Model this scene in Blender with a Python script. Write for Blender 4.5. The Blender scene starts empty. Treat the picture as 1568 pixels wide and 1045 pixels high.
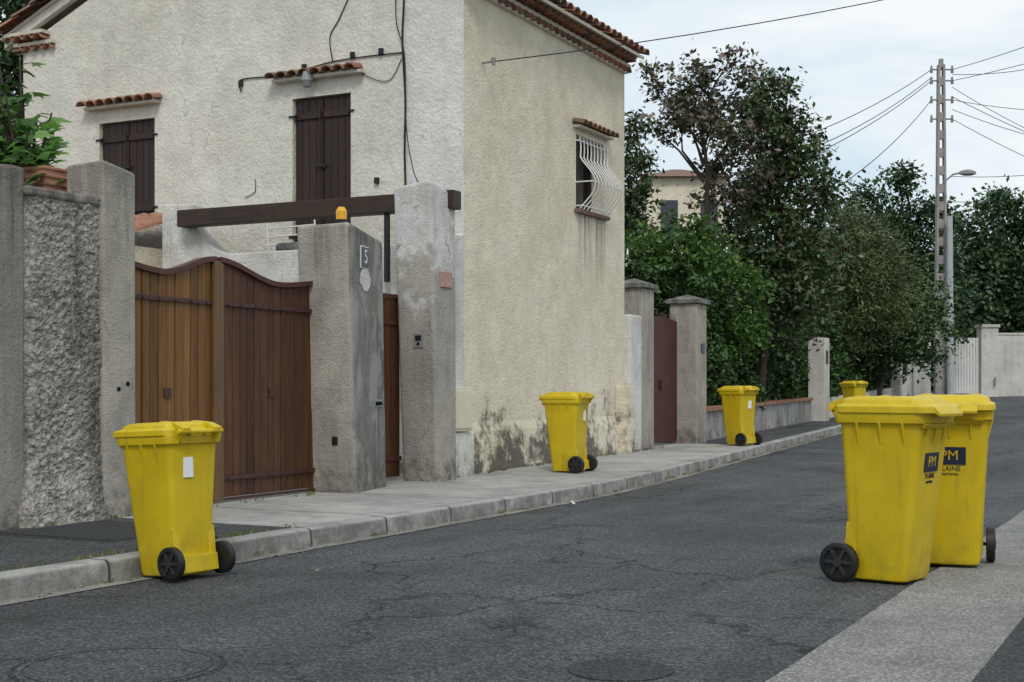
import bpy, math, random
import numpy as np
from mathutils import Vector, Matrix, noise as mn
random.seed(7); rng=np.random.default_rng(7)
scene=bpy.context.scene
YAW=math.radians(26.91)
CS,SN=math.cos(YAW),math.sin(YAW)
def vw(X,D,z=0.0):
    """metres right of / ahead of the viewpoint -> world"""
    return (CS*X-SN*D, SN*X+CS*D, z)

# ---------------------------------------------------------------- terrain
def g(y):
    if y<12: return 0.0
    if y<14: return 0.012*(y-12)**2/4
    if y<31: return 0.012*(y-13)
    if y<33:
        t=y-31; return 0.216+0.012*t+(0.023)*t*t/4
    if y<51: return 0.263+0.035*(y-33)
    return 0.893
def xk(y):
    if y<12: return -5.65
    if y<16: return -5.65-0.085*(y-12)**2/8
    if y<32: return -5.82-0.085*(y-16)
    return -7.18
def xw(y):
    if y<22: return -7.6
    if y<31: return -7.6-0.075*(y-22)
    return -8.28

# ---------------------------------------------------------------- node helpers
class N:
    def __init__(s,name,rough=0.8,spec=0.3):
        s.m=bpy.data.materials.new(name); s.m.use_nodes=True
        s.t=s.m.node_tree; s.b=s.t.nodes['Principled BSDF']
        s.b.inputs['Roughness'].default_value=rough
        s.b.inputs['Specular IOR Level'].default_value=spec
        geo=s.t.nodes.new('ShaderNodeNewGeometry'); s.P=geo.outputs['Position']; s.R=geo.outputs['Random Per Island']; s.geo=geo
    def n(s,t): return s.t.nodes.new(t)
    def put(s,sock,v):
        if v is None: return
        if isinstance(v,bpy.types.NodeSocket): s.t.links.new(v,sock)
        else:
            if isinstance(v,(tuple,list)) and len(v)==3 and sock.type=='RGBA': v=(*v,1)
            sock.default_value=v
    def objc(s):
        return s.n('ShaderNodeTexCoord').outputs['Object']
    def mp(s,vec,scale=(1,1,1),rot=(0,0,0),loc=(0,0,0)):
        m=s.n('ShaderNodeMapping'); s.put(m.inputs[0],vec); m.inputs['Scale'].default_value=scale; m.inputs['Rotation'].default_value=rot; m.inputs['Location'].default_value=loc
        return m.outputs[0]
    def noise(s,vec,scale,detail=4,rough=.55,dist=0,col=False):
        m=s.n('ShaderNodeTexNoise'); s.put(m.inputs['Vector'],vec); m.inputs['Scale'].default_value=scale
        m.inputs['Detail'].default_value=min(detail,4); m.inputs['Roughness'].default_value=rough; m.inputs['Distortion'].default_value=dist
        return m.outputs['Color' if col else 'Fac']
    def vor(s,vec,scale,feat='F1',rand=1):
        m=s.n('ShaderNodeTexVoronoi'); m.feature=feat; s.put(m.inputs['Vector'],vec); m.inputs['Scale'].default_value=scale; m.inputs['Randomness'].default_value=rand
        return m.outputs['Distance']
    def ma(s,op,a,b=None,clamp=False):
        m=s.n('ShaderNodeMath'); m.operation=op; m.use_clamp=clamp; s.put(m.inputs[0],a); s.put(m.inputs[1],b); return m.outputs[0]
    def mr(s,v,a,b,c=0,d=1):
        m=s.n('ShaderNodeMapRange'); s.put(m.inputs[0],v)
        for i,k in enumerate((a,b,c,d)): m.inputs[i+1].default_value=k
        return m.outputs[0]
    def mix(s,f,a,b,bl='MIX'):
        m=s.n('ShaderNodeMix'); m.data_type='RGBA'; m.blend_type=bl
        s.put(m.inputs[0],f); s.put(m.inputs[6],a); s.put(m.inputs[7],b); return m.outputs[2]
    def xyz(s,v):
        m=s.n('ShaderNodeSeparateXYZ'); s.put(m.inputs[0],v); return m.outputs
    def bump(s,h,strength=.4,dist=.01,nrm=None):
        m=s.n('ShaderNodeBump'); s.put(m.inputs['Height'],h); m.inputs['Strength'].default_value=strength; m.inputs['Distance'].default_value=dist
        if nrm is not None: s.put(m.inputs['Normal'],nrm)
        return m.outputs[0]
    def col(s,c): s.put(s.b.inputs['Base Color'],c)
    def nrm(s,c): s.put(s.b.inputs['Normal'],c)
    def val(s,f,lo,hi):
        return s.mr(f,.25,.75,lo,hi)
    def mul(s,c,f):   # colour * scalar
        m=s.n('ShaderNodeVectorMath'); m.operation='SCALE'; s.put(m.inputs[0],c); s.put(m.inputs[3],f); return m.outputs[0]

def stucco(name,c1,c2,dirt=(.07,.062,.052),dtop=.7,damt=.85,streak=.35,sdark=.55,bump=.6,bscale=38,blotch=0.0,bcol=(.1,.1,.095),seed=0,top=None,dpatch=(.36,.54),dmin=.35,cracks=0,drip=None,lime=None,topdark=None):
    k=N(name,.92,.15)
    P=k.mp(k.P,loc=(seed*3.1,seed*1.7,0))
    z=k.xyz(k.P)
    big=k.noise(P,.9,5,.6)
    c=k.mix(k.mr(big,.35,.65),c1,c2)
    med=k.noise(P,4,5,.65)
    if top:
        tf=k.mr(k.ma('ADD',z[2],k.mr(k.noise(P,2.4,5,.75),.3,.7,-.7,.7)),top[1]-.25,top[1]+.2)
        c=k.mix(tf,c,top[0])
    if lime:
        lf=k.mr(k.ma('ADD',z[0],k.mr(med,.3,.7,-.04,.04)),lime[1]-.02,lime[1]+.02)
        c=k.mix(lf,c,lime[0])
    c=k.mul(c,k.val(med,.84,1.09))
    fine=k.noise(P,70,2,.7)
    c=k.mul(c,k.val(fine,.86,1.09))
    st=k.noise(k.mp(P,(7,7,.45)),1,4,.6)
    m=k.ma('MULTIPLY',k.mr(st,.5,.72,0,1),k.mr(big,.4,.6,.25,1))
    c=k.mix(k.ma('MULTIPLY',m,streak,True),c,k.mul(c,sdark))
    if blotch>0:
        b=k.noise(k.mp(P,(2.2,2.2,1.0)),1.3,5,.72,.4)
        c=k.mix(k.ma('MULTIPLY',k.mr(b,.48,.60,0,1),blotch,True),c,bcol)
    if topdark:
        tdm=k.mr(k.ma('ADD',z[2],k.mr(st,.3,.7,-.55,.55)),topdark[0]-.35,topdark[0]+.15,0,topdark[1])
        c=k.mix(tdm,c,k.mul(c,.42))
    if drip:
        y0,y1,z0,z1,a=drip
        dm_=k.ma('MULTIPLY',k.ma('MULTIPLY',k.mr(z[1],y0,y0+.03),k.mr(z[1],y1-.03,y1,1,0)),k.ma('MULTIPLY',k.mr(z[2],z0,z1-.1),k.mr(z[2],z1,z1+.01,1,0)))
        dm_=k.ma('MULTIPLY',dm_,k.mr(k.noise(k.mp(P,(16,16,.5)),1,2),.42,.6,0,a))
        c=k.mix(dm_,c,(.12,.11,.09))
    if cracks:
        wv=k.noise(P,1.5,3,.7,col=True); va=k.n('ShaderNodeVectorMath'); va.operation='MULTIPLY_ADD'; k.put(va.inputs[0],wv); va.inputs[1].default_value=(1,1,1); k.put(va.inputs[2],P)
        cm=k.ma('MULTIPLY',k.mr(k.vor(va.outputs[0],.8,'DISTANCE_TO_EDGE'),.002,.010,1,0),k.mr(med,.48,.6,0,cracks))
        c=k.mix(cm,c,(.08,.075,.07))
    zz=k.ma('SUBTRACT',z[2],0.12)
    dn=k.noise(P,1.6,5,.7); dn2=k.noise(P,9,5,.75)
    th=k.ma('ADD',k.mr(dn,.3,.7,-.15,dtop*1.1),k.mr(dn2,.3,.7,-.25,.25))
    dm=k.mr(k.ma('SUBTRACT',th,zz),-.15,.3,0,damt)
    dm=k.ma('MULTIPLY',dm,k.mr(dn2,dpatch[0],dpatch[1],dmin,1))
    c=k.mix(dm,c,k.mix(k.mr(dn2,.35,.65),dirt,tuple(x*2.0 for x in dirt)))
    k.col(c)
    h=k.ma('ADD',k.noise(P,bscale,4,.7),k.ma('MULTIPLY',k.noise(P,bscale*.25,2),.8))
    k.nrm(k.bump(h,bump,.02))
    return k.m
def plain(name,c,rough=.5,spec=.4,var=.12,scale=12,metal=0,bump=0):
    k=N(name,rough,spec); P=k.objc()
    k.col(k.mul(k.mix(0,c,c),k.val(k.noise(P,scale,5,.65),1-var,1+var)))
    k.b.inputs['Metallic'].default_value=metal
    if bump: k.nrm(k.bump(k.noise(P,scale*4,4),bump,.004))
    return k.m
def wood(name,c1,c2,vert=True,rough=.55,dark=.5,per=.35,sc=1.0):
    k=N(name,rough,.35); P=k.P
    s=(28*sc,28*sc,1.6) if vert else (3,3,40)
    off=k.ma('MULTIPLY',k.R,37.0)
    cb=k.n('ShaderNodeCombineXYZ'); k.put(cb.inputs[0],off); k.put(cb.inputs[2],off)
    va=k.n('ShaderNodeVectorMath'); va.operation='ADD'; k.put(va.inputs[0],P); k.put(va.inputs[1],cb.outputs[0])
    gr=k.noise(k.mp(va.outputs[0],s),1,5,.65,.6)
    c=k.mix(k.mr(gr,.3,.7),c1,c2)
    c=k.mul(c,k.mr(k.R,0,1,1-per,1+per*.6))
    w=k.noise(k.mp(P,(3,3,.8)),1.2,5,.6)
    c=k.mix(k.mr(w,.5,.75,0,dark),c,k.mul(c,.35))
    k.col(c); k.nrm(k.bump(gr,.35,.004))
    return k.m
def leafmat(name,cols,rough=.5,trans=.3):
    k=N(name,rough,.35)
    r=k.n('ShaderNodeValToRGB'); k.put(r.inputs[0],k.R)
    el=r.color_ramp.elements
    while len(el)<len(cols): el.new(.5)
    for i,(p,c) in enumerate(cols): el[i].position=p; el[i].color=(*c,1)
    c=k.mul(r.outputs[0],k.val(k.noise(k.P,1.3,1),.6,1.4))
    k.col(c)
    if trans>.0:
        tr=k.n('ShaderNodeBsdfTranslucent'); k.put(tr.inputs[0],k.mul(c,1.4))
        mx=k.n('ShaderNodeMixShader'); mx.inputs[0].default_value=trans
        k.t.links.new(k.b.outputs[0],mx.inputs[1]); k.t.links.new(tr.outputs[0],mx.inputs[2])
        k.t.links.new(mx.outputs[0],k.t.nodes['Material Output'].inputs[0])
    return k.m

# ---------------------------------------------------------------- mesh builder
class B:
    def __init__(s): s.v=[];s.f=[];s.mi=[]
    def add(s,vs,fs,mi=0):
        o=len(s.v); s.v+= [tuple(p) for p in vs]; s.f+=[tuple(o+i for i in f) for f in fs]; s.mi+=[mi]*len(fs)
    def box(s,x0,x1,y0,y1,z0,z1,mi=0):
        s.add([(x0,y0,z0),(x1,y0,z0),(x1,y1,z0),(x0,y1,z0),(x0,y0,z1),(x1,y0,z1),(x1,y1,z1),(x0,y1,z1)],
              [(0,3,2,1),(4,5,6,7),(0,1,5,4),(1,2,6,5),(2,3,7,6),(3,0,4,7)],mi)
    def frus(s,b,t,z0,z1,mi=0):
        zb=z0 if isinstance(z0,(list,tuple)) else [z0]*4; zt=z1 if isinstance(z1,(list,tuple)) else [z1]*4
        s.add([(p[0],p[1],z) for p,z in zip(b,zb)]+[(p[0],p[1],z) for p,z in zip(t,zt)],
              [(0,3,2,1),(4,5,6,7),(0,1,5,4),(1,2,6,5),(2,3,7,6),(3,0,4,7)],mi)
    def prism(s,poly,a,b,axis='x',mi=0):
        n=len(poly)
        def mk(p,q): return (q,p[0],p[1]) if axis=='x' else ((p[0],q,p[1]) if axis=='y' else (p[0],p[1],q))
        vs=[mk(p,a) for p in poly]+[mk(p,b) for p in poly]
        s.add(vs,[tuple(range(n))[::-1],tuple(range(n,2*n))]+[(i,(i+1)%n,n+(i+1)%n,n+i) for i in range(n)],mi)
    def cyl(s,p0,p1,r0,r1=None,n=10,mi=0,caps=True):
        r1=r0 if r1 is None else r1
        p0=Vector(p0);p1=Vector(p1); d=(p1-p0).normalized()
        u=d.cross(Vector((0,0,1)));
        if u.length<1e-3: u=Vector((1,0,0))
        u.normalize(); w=d.cross(u)
        vs=[]
        for p,r in ((p0,r0),(p1,r1)):
            for i in range(n):
                a=2*math.pi*i/n; vs.append(p+u*math.cos(a)*r+w*math.sin(a)*r)
        fs=[(i,(i+1)%n,n+(i+1)%n,n+i) for i in range(n)]
        if caps: fs+=[tuple(range(n))[::-1],tuple(range(n,2*n))]
        s.add(vs,fs,mi)
    def tube(s,pts,rad,n=6,mi=0):
        if not isinstance(rad,(list,tuple)): rad=[rad]*len(pts)
        pts=[Vector(p) for p in pts]; vs=[]
        for i,p in enumerate(pts):
            d=(pts[min(i+1,len(pts)-1)]-pts[max(i-1,0)]).normalized()
            u=d.cross(Vector((0.13,0.2,1)));
            if u.length<.05: u=d.cross(Vector((1,0.1,0)))
            u.normalize(); w=d.cross(u)
            for j in range(n):
                a=2*math.pi*j/n; vs.append(p+u*math.cos(a)*rad[i]+w*math.sin(a)*rad[i])
        fs=[]
        for i in range(len(pts)-1):
            for j in range(n):
                fs.append((i*n+j,i*n+(j+1)%n,(i+1)*n+(j+1)%n,(i+1)*n+j))
        fs+=[tuple(range(n))[::-1],tuple(range((len(pts)-1)*n,len(pts)*n))]
        s.add(vs,fs,mi)
    def loft(s,rings,mi=0,cap0=True,cap1=True):
        n=len(rings[0]); vs=[p for r in rings for p in r]; fs=[]
        for i in range(len(rings)-1):
            for j in range(n): fs.append((i*n+j,i*n+(j+1)%n,(i+1)*n+(j+1)%n,(i+1)*n+j))
        if cap0: fs.append(tuple(range(n))[::-1])
        if cap1: fs.append(tuple(range((len(rings)-1)*n,len(rings)*n)))
        s.add(vs,fs,mi)
    def sxy(s,k): s.v=[(p[0]*k,p[1]*k,p[2]) for p in s.v]; return s
    def build(s,name,mats,parent=None,bevel=0,smooth=False,seg=2,angle=35):
        me=bpy.data.meshes.new(name); me.from_pydata(s.v,[],s.f); 
        for m in (mats if isinstance(mats,(list,tuple)) else [mats]): me.materials.append(m)
        me.polygons.foreach_set('material_index',s.mi); me.validate(); me.update()
        o=bpy.data.objects.new(name,me); scene.collection.objects.link(o)
        if parent: o.parent=parent
        if bevel:
            b=o.modifiers.new('bev','BEVEL'); b.width=bevel; b.segments=seg; b.limit_method='ANGLE'; b.angle_limit=math.radians(angle)
        if smooth:
            me.polygons.foreach_set('use_smooth',[True]*len(me.polygons))
            try: me.set_sharp_from_angle(angle=math.radians(angle))
            except Exception: pass
        return o
def E(name,loc=(0,0,0),rz=0,scale=1):
    o=bpy.data.objects.new(name,None); o.location=loc; o.rotation_euler=(0,0,rz); o.scale=(scale,)*3
    o.empty_display_size=.2; scene.collection.objects.link(o); return o
def text(name,s,size,loc,rot,mat,parent=None,ext=.001,align='CENTER'):
    c=bpy.data.curves.new(name,'FONT'); c.body=s; c.size=size; c.extrude=ext; c.align_x=align; c.align_y='CENTER'
    c.materials.append(mat); o=bpy.data.objects.new(name,c); o.location=loc; o.rotation_euler=rot
    scene.collection.objects.link(o)
    if parent:o.parent=parent
    return o

# ---------------------------------------------------------------- materials
def asphalt(name,base=.085,dark=.045,light=.135,cracks=True,tint=(.97,1.0,1.05)):
    k=N(name,.84,.32); P=k.P
    v=k.val(k.noise(P,.4,5,.7,.5),dark/base,light/base)
    v=k.ma('MULTIPLY',v,k.val(k.noise(k.mp(P,(2.6,.3,1)),1,4,.6),.76,1.24))
    v=k.ma('MULTIPLY',v,k.val(k.noise(P,28,4,.85),.45,1.6))
    sp=k.vor(P,55)
    v=k.ma('MULTIPLY',v,k.mr(sp,.08,.6,1.9,.5))
    sp2=k.noise(P,75,2,.5)
    v=k.ma('ADD',v,k.mr(sp2,.65,.71,0,1.7))
    if cracks:
        wv=k.noise(P,1.7,5,.7,col=True)
        va=k.n('ShaderNodeVectorMath'); va.operation='MULTIPLY_ADD'; k.put(va.inputs[0],wv); va.inputs[1].default_value=(.9,.9,0); k.put(va.inputs[2],P)
        n5=k.noise(P,.45,3)
        cr=k.vor(va.outputs[0],.55,'DISTANCE_TO_EDGE')
        cm=k.ma('MULTIPLY',k.mr(cr,.002,.012,1,0),k.mr(n5,.42,.56,0,1))
        cr2=k.vor(va.outputs[0],2.1,'DISTANCE_TO_EDGE')
        cm2=k.ma('MULTIPLY',k.mr(cr2,.006,.03,1,0),k.mr(n5,.56,.66,0,.8))
        cm=k.ma('MAXIMUM',cm,cm2)
        v=k.ma('MULTIPLY',v,k.mr(cm,0,1,1,.3))
    c=k.mul((base*tint[0],base*tint[1],base*tint[2]),v)
    c=k.mix(k.mr(k.noise(P,.8,5,.7),.55,.75,0,.2),c,(.15,.14,.12))
    k.col(c)
    h=k.ma('ADD',k.noise(P,90,3,.6),k.mr(sp,0,.5,1,0))
    if cracks: h=k.ma('SUBTRACT',h,k.ma('MULTIPLY',cm,3.0))
    k.nrm(k.bump(h,.8,.010))
    return k.m
def concrete(name,c1,c2,bump=.3,joint=None,stain=.4,jaxis=1,agg=0):
    k=N(name,.9,.2); P=k.P
    c=k.mix(k.mr(k.noise(P,.9,5,.65,.4),.35,.65),c1,c2)
    c=k.mul(c,k.val(k.noise(P,6,5,.7),.80,1.13)); c=k.mul(c,k.val(k.noise(P,70,3,.7),.75,1.22))
    c=k.mix(k.mr(k.noise(P,1.7,5,.75),.52,.68,0,stain),c,tuple(x*.38 for x in c1))
    h=k.noise(P,60,5,.7)
    if agg:
        a=k.vor(P,55); c=k.mul(c,k.mr(a,.1,.55,1.3,.6))
    if joint:
        y=k.xyz(P)[jaxis]; w=k.ma('ADD',y,k.mr(k.noise(P,6,3),0,1,-.02,.02))
        fr=k.ma('ABSOLUTE',k.ma('SUBTRACT',k.ma('FRACT',k.ma('DIVIDE',w,joint)),.5))
        jm=k.mr(fr,.5-.014/joint,.5-.005/joint,0,1)
        c=k.mix(jm,c,(.06,.058,.05)); h=k.ma('SUBTRACT',h,k.ma('MULTIPLY',jm,3))
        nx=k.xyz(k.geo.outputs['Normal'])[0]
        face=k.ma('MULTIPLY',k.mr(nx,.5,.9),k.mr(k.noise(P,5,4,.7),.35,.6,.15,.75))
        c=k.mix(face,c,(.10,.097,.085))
    k.col(c); k.nrm(k.bump(h,bump,.008))
    return k.m

M_road=asphalt('asphalt_road')
M_walkA=asphalt('asphalt_pavement',.085,.055,.12)
M_patch=asphalt('asphalt_patch',.05,.04,.065,False)
M_iron_cover=plain('cast_iron',(.045,.047,.05),.6,.4,.35,30,bump=.5)
M_walkC=concrete('concrete_pavement',(.43,.425,.40),(.31,.305,.29),joint=None,stain=.5,bump=.6)
M_kerb=concrete('kerb_stone',(.42,.415,.395),(.30,.295,.28),joint=1.0,stain=.7,bump=.8)
M_gut=concrete('gutter_concrete',(.30,.29,.265),(.15,.145,.13),stain=.85,bump=.5)
M_band=concrete('concrete_band',(.38,.375,.355),(.28,.275,.265),stain=.35,bump=.9,agg=1)
M_soil=concrete('soil',(.12,.10,.07),(.09,.09,.05))
M_house=stucco('house_render',(.80,.735,.60),(.72,.65,.515),dirt=(.065,.060,.050),dtop=.95,damt=.93,streak=.3,sdark=.8,bump=.85,bscale=30,blotch=.15,bcol=(.50,.44,.34),cracks=.2,dpatch=(.28,.46),dmin=.6,drip=(16.85,17.9,2.5,3.49,.6))
M_gable=stucco('gable_render',(.76,.735,.66),(.67,.64,.56),dtop=.5,streak=.4,sdark=.78,bump=.85,bscale=30,blotch=.15,bcol=(.50,.48,.43),seed=2,cracks=.3,lime=((.74,.73,.70),-8.36))
M_white=stucco('white_peeling',(.72,.71,.68),(.58,.56,.52),dtop=.35,streak=.3,sdark=.7,bump=.7,blotch=.45,bcol=(.40,.38,.34),seed=4,cracks=.5)
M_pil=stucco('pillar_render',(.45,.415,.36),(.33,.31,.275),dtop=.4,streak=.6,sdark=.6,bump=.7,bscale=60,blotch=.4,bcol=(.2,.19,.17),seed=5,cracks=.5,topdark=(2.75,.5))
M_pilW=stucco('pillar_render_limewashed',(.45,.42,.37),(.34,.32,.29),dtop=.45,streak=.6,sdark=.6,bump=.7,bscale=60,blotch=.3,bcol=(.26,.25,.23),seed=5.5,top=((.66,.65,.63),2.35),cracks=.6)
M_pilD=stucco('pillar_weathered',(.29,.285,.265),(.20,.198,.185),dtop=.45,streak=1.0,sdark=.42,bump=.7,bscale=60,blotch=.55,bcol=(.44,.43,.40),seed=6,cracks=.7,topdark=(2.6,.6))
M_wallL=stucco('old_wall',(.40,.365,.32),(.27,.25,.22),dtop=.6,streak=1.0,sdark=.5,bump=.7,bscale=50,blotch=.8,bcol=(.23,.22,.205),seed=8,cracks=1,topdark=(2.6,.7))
M_far=stucco('far_white_render',(.66,.64,.60),(.54,.52,.48),dtop=.2,streak=.5,seed=10)
M_low=stucco('low_wall_render',(.46,.45,.43),(.32,.31,.29),dtop=.5,streak=1.0,sdark=.35,seed=11,blotch=.4)
def rubmat():
    k=N('rough_render',.95,.1); P=k.P
    wv=k.noise(P,16,2,.6,col=True); va=k.n('ShaderNodeVectorMath'); va.operation='MULTIPLY_ADD'; k.put(va.inputs[0],wv); va.inputs[1].default_value=(.06,.06,.06); k.put(va.inputs[2],P)
    v=k.vor(va.outputs[0],25); v2=k.vor(va.outputs[0],60)
    c=k.mix(k.mr(k.noise(P,1.5,5,.6),.35,.65),(.50,.48,.44),(.37,.355,.325))
    c=k.mul(c,k.mr(v,.3,.75,1.08,.65)); c=k.mul(c,k.mr(v2,.2,.7,1.06,.82))
    c=k.mul(c,k.val(k.noise(P,3,4,.75),.6,1.15))
    st=k.noise(k.mp(P,(5,5,.5)),1,3,.6); c=k.mul(c,k.mr(st,.48,.7,1,.55))
    k.col(c); k.nrm(k.bump(k.ma('ADD',k.ma('MULTIPLY',v,-1.0),k.ma('MULTIPLY',v2,-.4)),.7,.022)); return k.m
M_rub=rubmat()
M_terra=plain('terracotta',(.32,.165,.11),.85,.2,.4,9,bump=.4)
M_terraD=plain('terracotta_old',(.20,.125,.095),.9,.2,.5,7,bump=.4)
M_mortar=plain('mortar',(.58,.54,.46),.9,.1,.15,8,bump=.5)
M_gateL=wood('gate_wood_golden',(.23,.11,.028),(.115,.05,.013),dark=.65,per=.35)
M_gateR=wood('gate_wood_red',(.11,.043,.017),(.048,.018,.009),dark=.5,per=.35)
M_stile=wood('gate_stile',(.18,.105,.048),(.11,.064,.03),dark=.3,per=.1)
M_rail=plain('gate_rail',(.075,.025,.017),.5,.4,.3,10)
M_iron=plain('iron_strap',(.05,.018,.014),.5,.5,.3,20)
M_shut=wood('shutter_wood',(.042,.021,.017),(.024,.013,.011),dark=.3,per=.2)
M_beam=wood('beam_wood',(.065,.038,.024),(.034,.02,.014),vert=False,dark=.4)
M_red=plain('red_gate_paint',(.07,.019,.016),.55,.4,.3,3)
M_black=plain('black_plastic',(.012,.012,.013),.5,.4,.2,30)
M_hub=plain('hub_plastic',(.025,.026,.028),.45,.4,.2,30)
M_dark=plain('dark_void',(.008,.008,.008),.9,.1,.1)
M_joint=plain('joint_dirt',(.09,.085,.075),.95,.1,.4,8)
M_grey=plain('grey_metal',(.22,.23,.23),.5,.5,.2,20)
M_galv=plain('galvanised_steel',(.38,.40,.41),.4,.5,.2,8)
M_whitep=plain('white_paint',(.72,.72,.70),.5,.4,.1,10)
M_label=plain('label_paper',(.75,.76,.77),.6,.3,.04,30)
M_navy=plain('navy_enamel',(.015,.02,.05),.3,.5,.1)
M_pink=plain('pink_plaque',(.42,.25,.22),.7,.3,.3,30)
M_orange=plain('amber_lens',(.75,.38,.01),.25,.5,.05)
M_cream=plain('cream_plastic',(.62,.58,.46),.6,.3,.08,10)
M_cable=plain('cable',(.015,.015,.015),.6,.3,.1)
M_pole=concrete('pole_concrete',(.36,.35,.33),(.27,.265,.25),stain=.3)
M_bark=plain('bark',(.06,.048,.038),.9,.1,.4,8,bump=.6)
M_glass=plain('window_glass',(.02,.025,.03),.1,.6,.1)
def bin_mat():
    k=N('yellow_plastic',.42,.45); P=k.objc(); W=k.P
    c=k.mix(k.mr(k.noise(W,3,5,.6),.35,.65),(.62,.455,.006),(.53,.38,.006))
    z=k.xyz(P)[2]
    d=k.ma('MULTIPLY',k.mr(z,.0,.4,1,0.12),k.mr(k.noise(W,7,5,.75),.44,.7,0,1))
    c=k.mix(k.ma('MULTIPLY',d,.5),c,(.2,.15,.03))
    sc=k.noise(k.mp(W,(9,9,40),rot=(.4,.2,.3)),1,4,.7)
    c=k.mix(k.mr(sc,.60,.70,0,.35),c,(.5,.38,.07))
    vs=k.noise(k.mp(W,(22,22,1.2)),1,3,.6)
    c=k.mix(k.mr(vs,.55,.72,0,.35),c,(.30,.22,.02))
    k.col(c); k.put(k.b.inputs['Roughness'],k.val(k.noise(W,14,4),.34,.58))
    k.nrm(k.bump(k.noise(W,5,3),.12,.02)); return k.m
M_bin=bin_mat()

# ---------------------------------------------------------------- ground sheets
def ys(a,b):
    L=[a]; y=math.floor(a)+1
    while y<b-.01:
        L.append(y); y+=.5 if 11<=y<34 else 1
    L.append(b); return L
def sheet(name,fx0,fx1,y0,y1,dz,mat,nx=1,yl=None):
    b=B(); Y=yl or ys(y0,y1); vs=[];fs=[]
    for y in Y:
        for i in range(nx+1):
            a=fx0(y) if callable(fx0) else fx0; c=fx1(y) if callable(fx1) else fx1
            vs.append((a+(c-a)*i/nx,y,g(y)+dz))
    for j in range(len(Y)-1):
        for i in range(nx):
            q=j*(nx+1)+i; fs.append((q,q+1,q+nx+2,q+nx+1))
    b.add(vs,fs); return b.build(name,mat)
sheet('ground',-500,500,-300,900,-.004,M_soil,1,[-300,0,12,12.5,13,13.5,14,20,31,31.5,32,32.5,33,40,51,100,900])
sheet('road',lambda y:xk(y)-.02,-1.5,-14,51,0.0,M_road,4)
b=B(); b.add([(-60,51,.893),(60,51,.893),(60,58,.893),(-60,58,.893)],[(0,1,2,3)]); b.build('cross_road',M_road)
sheet('concrete_band',lambda y:-1.5+.02*mn.noise(Vector((y*2.1,4,0))),-.8,-14,51,0.004,M_band,1,[-14+.25*i for i in range(105)]+ys(12.25,51)[0:])
sheet('far_side_pavement',-.8,1.5,-14,51,0.008,M_patch,1)
sheet('gutter',lambda y:xk(y)-.01,lambda y:xk(y)+.13+.02*mn.noise(Vector((y*1.3,0,0)))+.012*mn.noise(Vector((y*5.3,0,0))),-14,50,0.005,M_gut,1,[-14+.25*i for i in range(100)]+ys(11,50))
def pave(name,y0,y1,mat,wall=-9.4,dz=.125):
    return sheet(name,wall,lambda y:xk(y)-.15,y0,y1,dz,mat,2)
pave('pavement',-14,8.05,M_walkA); pave('pavement',8.05,21.2,M_walkC); pave('pavement',21.2,50,M_walkA)
b=B()
for y in (9.1,10.9,12.7,15.6,18.2):
    n=18; x1=xk(y)-.16
    for i in range(n):
        xa=-7.4+(x1+7.4)*i/n; xb=-7.4+(x1+7.4)*(i+1)/n; oa=.02*mn.noise(Vector((xa*4,y,0))); ob=.02*mn.noise(Vector((xb*4,y,0)))
        b.add([(xa,y+oa,g(y)+.1275),(xb,y+ob,g(y)+.1275),(xb,y+ob+.012,g(y)+.1275),(xa,y+oa+.012,g(y)+.1275)],[(0,1,2,3)])
b.build('pavement_joints',M_joint)
# kerb
b=B(); prof=[(-.16,-.1),(-.16,.125),(-.15,.131),(-.03,.130),(-.012,.124),(0,.108),(.012,-.1)]
Y=[-14+.2*i for i in range(200)]+ys(26,50); n=len(prof); vs=[];fs=[]
for y in Y:
    w=.008*mn.noise(Vector((y*2.3,7,0)))+.006*mn.noise(Vector((y*7,3,0))); hz=.006*mn.noise(Vector((math.floor(y+.5)*3.7,1,5)))
    for i,(px,pz) in enumerate(prof): vs.append((xk(y)+px+(w if i>=3 else 0),y,g(y)+pz+(hz if pz>.1 else 0)-(abs(w)*.6 if i in(4,5) else 0)))
for j in range(len(Y)-1):
    for i in range(n-1):
        q=j*n+i; fs.append((q,q+n,q+n+1,q+1))
b.add(vs,fs); b.build('kerb',M_kerb,smooth=True,angle=60)

def disc_ring(name,c,r,mat,z,h=.004,ring=True,n=48):
    e=E(name); b=B()
    pts=[(c[0]+r*math.cos(2*math.pi*i/n),c[1]+r*math.sin(2*math.pi*i/n)) for i in range(n)]
    b.prism(pts,z,z+h,'z'); b.build('cover',mat,e)
    if ring:
        b=B()
        for rr in (r+.02,r*.93):
            for i in range(n):
                a0=2*math.pi*i/n;a1=2*math.pi*(i+1)/n
                b.add([(c[0]+q*math.cos(a),c[1]+q*math.sin(a),z+h+.002) for q,a in ((rr-.008,a0),(rr,a0),(rr,a1),(rr-.008,a1))],[(0,1,2,3)])
        b.build('rim',M_patch,e)
    return e
disc_ring('manhole_cover',(-3.9,4.2),.40,M_road,.001)
disc_ring('manhole_cover',(-2.08,5.05),.21,M_patch,.001,ring=False)
b=B()
for i in range(14): b.box(-7.35+.075*i,-7.35+.075*i+.045,6.75,7.75,.127,.137)
b.box(-7.4,-6.3,6.7,7.8,.1262,.1275,0); b.build('drain_grate',[M_iron_cover],bevel=.003)
def litter(loc,s,mat):
    b=B(); pts=[(loc[0]+s*random.uniform(-1,1),loc[1]+s*random.uniform(-1,1),loc[2]+s*random.uniform(0.05,.8)) for _ in range(9)]
    b.add(pts,[(0,1,2),(2,3,4),(4,5,6),(6,7,8),(0,4,8),(1,3,5),(2,6,7),(1,5,8)]); b.build('paper_litter',mat)
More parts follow.
